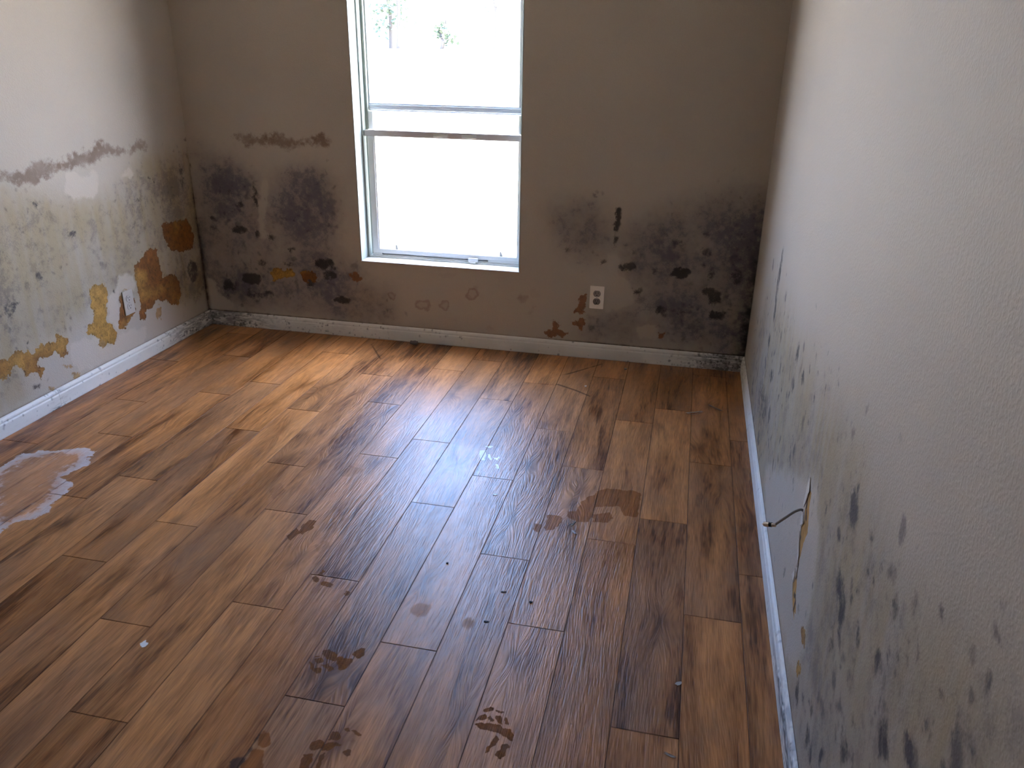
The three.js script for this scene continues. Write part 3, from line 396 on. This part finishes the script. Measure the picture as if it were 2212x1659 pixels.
// ---------------------------------------------------------------- window: single hung, two sashes behind a painted return
const vinyl = std({ color: rgb(0.70, 0.71, 0.70), roughness: 0.42 }), shadedVinyl = std({ color: rgb(0.30, 0.34, 0.30), roughness: 0.55 });
const glass = phys({ color: 0xffffff, transmission: 1, thickness: 0, roughness: 0, ior: 1.5 });
{
  const win = structure(group('window_1'), 'white single hung window with a lower sash and a dark meeting rail');
  const { x0, x1, y0, y1 } = OPEN, e = 0.004;
  const returnPaint = std({ color: rgb(0.33, 0.365, 0.345), roughness: 0.6 });
  mesh('reveal', rbox(x0, x0 + e, y0 + e, y1 - e, -0.089, 0.001, 0.0015), returnPaint, win);
  mesh('reveal', rbox(x1 - e, x1, y0 + e, y1 - e, -0.089, 0.001, 0.0015), returnPaint, win);
  mesh('reveal', rbox(x0, x1, y1 - e, y1, -0.089, 0.001, 0.0015), returnPaint, win);
  mesh('sill', rbox(x0, x1, y0 - 0.001, y0 + e, -0.089, 0.004, 0.0022), whitePaint, win);
  // fixed frame: jambs coloured darker for the shade of their recess, head and sloped bottom
  for (const s of [0, 1]) {
    const a = (p, q) => (s ? [x0 + x1 - q, x0 + x1 - p] : [p, q]);
    mesh('jamb', mergeGeometries([rbox(...a(x0 + e, 0.925), y0 + e, y1 - e, -0.2, -0.086), rbox(...a(0.925, s ? 0.946 : 0.938), y0 + e, y1 - e, -0.2, -0.126)]), shadedVinyl, win);
  }
  mesh('frame_head', rbox(0.9255, 1.7305, y1 - 0.045, y1 - e, -0.198, -0.088), vinyl, win);
  mesh('frame_bottom', mergeGeometries([rbox(0.9255, 1.7305, y0 + e, y0 + 0.0125, -0.19, -0.088), rbox(0.9475, 1.7085, y0 + 0.0125, y0 + 0.03, -0.19, -0.15)]), vinyl, win);
  // upper sash, in the outer track
  const upper = new THREE.Group(); upper.name = 'upper_sash'; win.add(upper);
  const zo = [-0.178, -0.146], ux = [0.9385, 1.7095], yt = y1 - 0.046;
  mesh('bottom_rail', mergeGeometries([rbox(...ux, 1.138, 1.175, ...zo, 0.003), rbox(...ux, 1.146, 1.168, -0.1461, -0.141, 0.002)]), std({ color: rgb(0.66, 0.72, 0.80), roughness: 0.4 }), upper);
  mesh('top_rail', rbox(...ux, yt - 0.03, yt, ...zo, 0.003), vinyl, upper);
  for (const [a, b] of [[ux[0], 0.945], [1.694, ux[1]]]) mesh('stile', rbox(a, b, 1.175, yt - 0.03, ...zo, 0.003), vinyl, upper);
  mesh('pane', box(0.941, 1.698, 1.172, yt - 0.027, -0.163, -0.159), glass, upper);
  // lower sash, in the inner track, slid down so that its top rail hangs below the meeting rail
  const lower = new THREE.Group(); lower.name = 'lower_sash'; win.add(lower);
  const zi = [-0.124, -0.096], lx = [0.94, 1.7285];
  for (const [a, b] of [[lx[0], 0.981], [1.706, lx[1]]]) mesh('stile', mergeGeometries([rbox(a, b, 0.46, 1.0225, ...zi, 0.003), rbox(a + 0.006, b - 0.006, 0.46, 1.0225, -0.0961, -0.0925, 0.0015)]), vinyl, lower);
  mesh('top_rail', mergeGeometries([rbox(0.927, 1.7285, 1.0225, 1.0512, ...zi, 0.003), rbox(0.95, 1.72, 1.0465, 1.0525, -0.0961, -0.091, 0.002)]), std({ color: rgb(0.62, 0.58, 0.57), roughness: 0.45 }), lower);
  for (const x of [1.284, 1.427]) mesh('lock_keeper', rbox(x, x + 0.073, 1.030, 1.0462, -0.0962, -0.0905, 0.002), whitePaint, lower);
  mesh('bottom_rail', mergeGeometries([rbox(...lx, 0.439, 0.461, ...zi, 0.003), rbox(...lx, 0.4255, 0.431, -0.124, -0.0945, 0.0018), rbox(lx[0], 0.992, 0.4305, 0.44, ...zi, 0.002), rbox(1.558, lx[1], 0.4305, 0.44, ...zi, 0.002), box(0.985, 1.565, 0.4305, 0.44, -0.122, -0.110)]), vinyl, lower);
  mesh('latch', mergeGeometries([rbox(1.457, 1.509, 0.426, 0.447, -0.0955, -0.083, 0.004, 3), rbox(1.467, 1.499, 0.4178, 0.43, -0.0925, -0.081, 0.003, 3)]), whitePaint, lower);
  const fin = new THREE.ExtrudeGeometry(outline([[0, 0], [0.016, 0], [0.009, 0.015], [0.006, 0.023], [0.001, 0.023]]), { depth: 0.006, bevelEnabled: true, bevelSize: 0.001, bevelThickness: 0.001, bevelSegments: 1 });
  for (const x of [1.063, 1.618]) mesh('lift_fin', fin, std({ color: rgb(0.5, 0.48, 0.47), roughness: 0.5 }), lower, [x, 0.4595, -0.112]);
  mesh('pane', box(0.977, 1.710, 0.458, 1.026, -0.112, -0.108), glass, lower);
  // outer stops that narrow the gap between the two rails
  for (const [a, b] of [[0.9385, 0.963], [1.699, 1.7095]]) mesh('side_stop', rbox(a, b, 1.0515, 1.138, -0.146, -0.1265, 0.003), vinyl, win);
}

// ---------------------------------------------------------------- receptacles
function receptacle(position, turn, label, plate, face, screwMat) {
  const t = tag(group('wall_outlet', position, turn), label, 'outlet');
  mesh('cover_plate', new RoundedBoxGeometry(0.07, 0.1143, 0.006, 3, 0.0028).translate(0, 0, 0.003), plate, t);
  for (const y of [0.0195, -0.0195]) {
    const s = new THREE.Shape(); const r = 0.0172, f = 0.0145;             // round face with flat top and bottom
    const a0 = Math.asin(f / r);
    s.absarc(0, 0, r, -a0, a0, false); s.absarc(0, 0, r, Math.PI - a0, Math.PI + a0, false);
    const g = mesh('receptacle', new THREE.ExtrudeGeometry(s, { depth: 0.0022, bevelEnabled: true, bevelSize: 0.0006, bevelThickness: 0.0006, bevelSegments: 2, curveSegments: 16 }).translate(0, y, 0.0058), face, t);
    const dark = std({ color: rgb(0.012, 0.01, 0.009), roughness: 0.8 });
    mesh('slot', box(-0.0074, -0.0052, y + 0.0005, y + 0.0087, 0.0084, 0.0089), dark, g);
    mesh('slot', box(0.0052, 0.0074, y + 0.0015, y + 0.0082, 0.0084, 0.0089), dark, g);
    mesh('ground_hole', new THREE.CylinderGeometry(0.0026, 0.0026, 0.0005, 12).rotateX(Math.PI / 2).translate(0, y - 0.0075, 0.0087), dark, g);
  }
  const sc = mesh('screw', new THREE.CylinderGeometry(0.0032, 0.0034, 0.0014, 16).rotateX(Math.PI / 2).translate(0, 0, 0.0064), screwMat, t);
  mesh('screw_slot', box(-0.0028, 0.0028, -0.0004, 0.0004, 0.0069, 0.0073), std({ color: rgb(0.03, 0.03, 0.03), roughness: 0.7 }), sc);
  return t;
}
receptacle([2.1326, 0.3168, 0], 0, 'white two-socket outlet cover on the mouldy back wall, right of the window', std({ color: rgb(0.86, 0.80, 0.74), roughness: 0.4 }), std({ color: rgb(0.30, 0.25, 0.22), roughness: 0.5 }), std({ color: rgb(0.7, 0.65, 0.6), roughness: 0.4 }));
const painted = std({ color: rgb(0.50, 0.455, 0.41), roughness: 0.65 });
receptacle([0, 0.305, 0.632], Math.PI / 2, 'wall-coloured painted outlet cover amid ochre rot on the left wall', painted, painted, painted);

// ---------------------------------------------------------------- coaxial cable sticking out of the gash
{
  const t = tag(group('coaxial_cable', [W + 0.004, 0.440, 2.036]), 'thin grey coaxial cable sticking out of the gash in the right wall', 'cable');
  const at = (dx, dy, dz) => new THREE.Vector3(dx, dy, dz);
  const path = new THREE.CatmullRomCurve3([at(0.012, -0.03, 0.024), at(0.002, -0.012, 0.012), at(-0.006, 0.0, 0.006), at(-0.02, 0.0, 0.014), at(-0.045, -0.007, 0.038), at(-0.0712, -0.0155, 0.064)]);
  mesh('jacket', new THREE.TubeGeometry(path, 40, 0.0031, 10), std({ color: rgb(0.20, 0.17, 0.15), roughness: 0.5 }), t);
  const chrome = std({ color: rgb(0.75, 0.75, 0.76), metalness: 1, roughness: 0.22 });
  const end = path.getPoint(1), dir = at(-0.022, -0.0074, -0.011).normalize(), q = new THREE.Quaternion().setFromUnitVectors(new THREE.Vector3(0, 1, 0), dir);
  const ring = mesh('connector', mergeGeometries([new THREE.CylinderGeometry(0.0048, 0.0044, 0.009, 18).translate(0, 0.0015, 0).toNonIndexed(), new THREE.CylinderGeometry(0.0066, 0.0066, 0.009, 6).translate(0, 0.0168, 0).toNonIndexed(), new THREE.CylinderGeometry(0.0052, 0.0052, 0.004, 18).translate(0, 0.0232, 0).toNonIndexed()]), chrome, t);
  ring.position.copy(end); ring.quaternion.copy(q); ring.userData.label = 'shiny metal screw connector';
  mesh('boot', new THREE.CylinderGeometry(0.0056, 0.0056, 0.0065, 18).translate(0, 0.0092, 0), std({ color: rgb(0.012, 0.012, 0.014), roughness: 0.4 }), ring);
  mesh('pin', new THREE.CylinderGeometry(0.0007, 0.0007, 0.006, 8).translate(0, 0.0268, 0), std({ color: rgb(0.7, 0.45, 0.2), metalness: 1, roughness: 0.3 }), ring);
}

// ---------------------------------------------------------------- litter on the floor
function flake(pts, thick, curl, s2 = 0) {                               // a bent chip: outline in metres, extruded, curled up along x
  const g = new THREE.ExtrudeGeometry(outline(pts), { depth: thick, bevelEnabled: false, steps: 1 }).rotateX(-Math.PI / 2), p = g.attributes.position;
  for (let i = 0; i < p.count; i++) p.setY(i, p.getY(i) + curl * p.getX(i) ** 2 + s2 * p.getZ(i) ** 2);
  g.computeVertexNormals(); g.computeBoundingBox();
  return g.translate(0, -g.boundingBox.min.y + 0.0003, 0);
}
const irregular = (rx, rz, n = 11) => Array.from({ length: n }, (_, i) => { const a = i / n * 2 * Math.PI, k = rr(0.7, 1.1); return [Math.cos(a) * rx * k, Math.sin(a) * rz * k]; });
const strip = (l, w, n = 9) => { const up = [], dn = []; for (let i = 0; i <= n; i++) { const x = -l / 2 + l * i / n, k = w / 2 * (0.45 + 0.55 * Math.sin(Math.PI * (0.12 + 0.8 * i / n))); up.push([x, k * rr(0.8, 1.1)]); dn.unshift([x, -k * rr(0.8, 1.1)]); } return [...dn, ...up.reverse()].reverse(); };
const chipWhite = std({ color: rgb(0.72, 0.73, 0.74), roughness: 0.55 }), chipGray = std({ color: rgb(0.36, 0.34, 0.33), roughness: 0.8 }), dirt = std({ color: rgb(0.022, 0.019, 0.017), roughness: 0.85 });
const litter = (name, geometry, material, x, z, turn, label, category) => { const m = mesh(name, geometry, material, null, [x, 0, z]); m.rotation.y = turn; return tag(m, label, category); };
litter('paint_chip', flake(irregular(0.009, 0.0065), 0.0012, 3), chipWhite, 1.970, 1.425, 0.3, 'small bright white paint chip in the middle of the window glare', 'chip');
litter('paint_strip', flake(strip(0.078, 0.017), 0.001, 5.5, 30), chipWhite, 2.637, 0.561, 0.45, 'curled white paint strip on the floor near the right back corner', 'paint strip');
litter('paint_sliver', flake(strip(0.080, 0.006), 0.001, 2, 20), chipGray, 2.725, 0.481, -0.76, 'thin pale sliver lying behind the curled white strip, closer to the right wall', 'sliver');
litter('plaster_crumb', flake(irregular(0.006, 0.005), 0.004, 1), chipWhite, 2.144, 0.38, 0, 'tiny white crumb beside the floor tear, in front of the outlet', 'crumb');
litter('plaster_crumb', flake(irregular(0.008, 0.007), 0.005, 1), chipGray, 2.304, 0.117, 0.8, 'pale crumb in the shade close to the back baseboard', 'crumb');
litter('paint_flake', flake(strip(0.034, 0.012), 0.001, 8), chipGray, 2.258, 1.545, 1.1, 'torn pale flake below the orange floor stain, the upper of two', 'flake');
litter('paint_flake', flake(strip(0.026, 0.011), 0.001, 8), chipGray, 2.272, 1.592, -1.0, 'torn pale flake below the orange floor stain, the lower of two', 'flake');
litter('paint_flake', flake(irregular(0.010, 0.006), 0.001, 6), chipGray, 2.619, 2.192, 0.6, 'pale flake on the dark planks at right, left of the gash', 'flake');
litter('paint_flake', flake(strip(0.028, 0.007), 0.001, 5), chipGray, 2.606, 2.417, -0.3, 'pale flake nearest to the camera on the dark planks at right', 'flake');
litter('dirt_crumb', flake(strip(0.016, 0.0065), 0.0014, 2), dirt, 2.121, 1.944, 0.2, 'black elongated crumb, the upper one right of the pale scuffs', 'crumb');
litter('dirt_crumb', flake(strip(0.014, 0.006), 0.0014, 2), dirt, 2.104, 2.080, 0.1, 'black elongated crumb, the lower one right of the pale scuffs', 'crumb');
litter('dirt_crumb', flake(irregular(0.005, 0.004), 0.003, 2), dirt, 2.205, 1.972, 0.7, 'small round black crumb on the plank right of the two long ones', 'crumb');
litter('dirt_crumb', flake(irregular(0.004, 0.003), 0.0025, 2), dirt, 1.925, 1.850, 0.4, 'tiny dark crumb in the lower part of the window glare', 'crumb');
{
  const g = new THREE.BoxGeometry(0.038, 0.022, 0.02, 5, 4, 4), p = g.attributes.position;
  for (let i = 0; i < p.count; i++) { const [x, y, z] = [p.getX(i), p.getY(i), p.getZ(i)], k = 1 - 0.22 * ((x / 0.019) ** 2 * (y / 0.011) ** 2 + (z / 0.01) ** 2 * (y / 0.011) ** 2); p.setXYZ(i, x * k + (noise(y * 200, z * 200 + 4) - 0.5) * 0.006, y * k + (noise(x * 150, z * 150) - 0.5) * 0.006, z * k + (noise(x * 170 + 8, y * 170) - 0.5) * 0.005); }
  g.computeVertexNormals(); g.computeBoundingBox();
  litter('rubble_piece', g.translate(0, -g.boundingBox.min.y, 0), std({ color: rgb(0.17, 0.15, 0.16), roughness: 0.85 }), 1.20, 0.048, 0.1, 'dark grey lump of rubble against the back baseboard below the window', 'rubble');
}

// ---------------------------------------------------------------- outside: pale yard rising to a bank, thin trees on it
{
  const n = 60, g = new THREE.PlaneGeometry(120, 70, n, n).rotateX(-Math.PI / 2).translate(1.4, 0, -35.22), p = g.attributes.position;
  for (let i = 0; i < p.count; i++) { const z = -p.getZ(i); p.setY(i, -0.3 + 1.72 * step(4, 24, z) + (noise(p.getX(i) * 0.3, z * 0.3) - 0.5) * 0.12 * step(2, 8, z)); }
  g.computeVertexNormals();
  structure(mesh('yard_ground', g, std({ color: rgb(0.50, 0.46, 0.38), roughness: 0.95 })), 'pale sunlit yard outside the window');
  const bark = std({ color: rgb(0.040, 0.036, 0.034), roughness: 0.9 }), leaf = phys({ color: rgb(0.034, 0.056, 0.032), roughness: 0.9, transmission: 0.3, thickness: 0, side: THREE.DoubleSide });
  const blade = new THREE.BufferGeometry();
  blade.setAttribute('position', new THREE.Float32BufferAttribute([0, 0, 0, 0.5, 0.12, 0.05, 0, 0.1, 0.5, -0.5, 0.12, 0.05, 0, 0, -0.3], 3)); blade.setIndex([0, 1, 2, 0, 2, 3, 0, 4, 1, 0, 3, 4]); blade.computeVertexNormals();
  function tree(x, z, h, lean, crowns, label, leafSize = 0.16) {
    const y = -0.3 + 1.72 * step(4, 24, -z), t = tag(group('garden_tree', [x, y - 0.05, z]), label, 'tree', undefined);
    const c = new THREE.CatmullRomCurve3([0, 0.25, 0.5, 0.75, 1].map((k) => new THREE.Vector3(lean * k * k + 0.08 * Math.sin(k * 9), h * k, 0.05 * Math.sin(k * 7))));
    const tr = new THREE.TubeGeometry(c, 24, 1, 7), q = tr.attributes.position, v = new THREE.Vector3();
    for (let i = 0; i < q.count; i++) { const k = Math.floor(i / 8) / 24, o = c.getPoint(k); v.fromBufferAttribute(q, i).sub(o).multiplyScalar(0.075 * (1 - 0.75 * k)).add(o); q.setXYZ(i, v.x, v.y, v.z); }
    tr.computeVertexNormals();
    mesh('trunk', tr, bark, t);
    const leaves = new THREE.InstancedMesh(blade, leaf, crowns.reduce((s, a) => s + a[4], 0)), m = new THREE.Matrix4(), e = new THREE.Euler(), qn = new THREE.Quaternion(); let i = 0;
    for (const [cx, cy, r, flat, count] of crowns) for (let j = 0; j < count; j++) {
      const a = rr(0, 6.283), b = Math.acos(rr(-1, 1)), d = r * Math.cbrt(rnd());
      m.compose(new THREE.Vector3(cx + d * Math.sin(b) * Math.cos(a), cy + d * Math.cos(b) * flat, d * Math.sin(b) * Math.sin(a)), qn.setFromEuler(e.set(rr(-0.8, 0.8), rr(0, 6), rr(-0.8, 0.8))), v.setScalar(leafSize * rr(0.65, 1.35)));
      leaves.setMatrixAt(i++, m);
    }
    leaves.name = 'foliage'; leaves.castShadow = leaves.receiveShadow = true; leaves.userData.kind = 'stuff';
    t.add(leaves);
  }
  tree(-7.95, -25, 5.2, 0.3, [[-0.9, 1.1, 0.6, 0.8, 150], [-0.2, 1.8, 0.7, 0.8, 130], [0.5, 1.0, 0.4, 0.6, 26], [0.2, 3.6, 1.3, 0.8, 400]], 'slim tree beyond the bank, its long thin trunk left of centre in the upper pane');
  tree(-8.45, -25.6, 4.6, -0.3, [[0.25, 1.1, 0.6, 0.9, 130], [-0.4, 0.6, 0.4, 0.9, 30], [0, 3.2, 1.2, 0.7, 320]], 'leaning tree beyond the bank, nearest to the left edge of the upper pane');
  tree(-6.25, -24.6, 1.0, 0.15, [[0, 0.6, 0.36, 0.9, 120], [0.36, 0.3, 0.3, 0.8, 50]], 'low green bush beyond the bank, in the middle of the upper pane');
  tree(-4.7, -26, 4.4, -0.2, [[0, 1.6, 0.6, 0.7, 26], [0.1, 3.3, 1.1, 0.7, 300]], 'sparse pale tree beyond the bank, on the right side of the upper pane');
}
renderer.render(scene, camera);
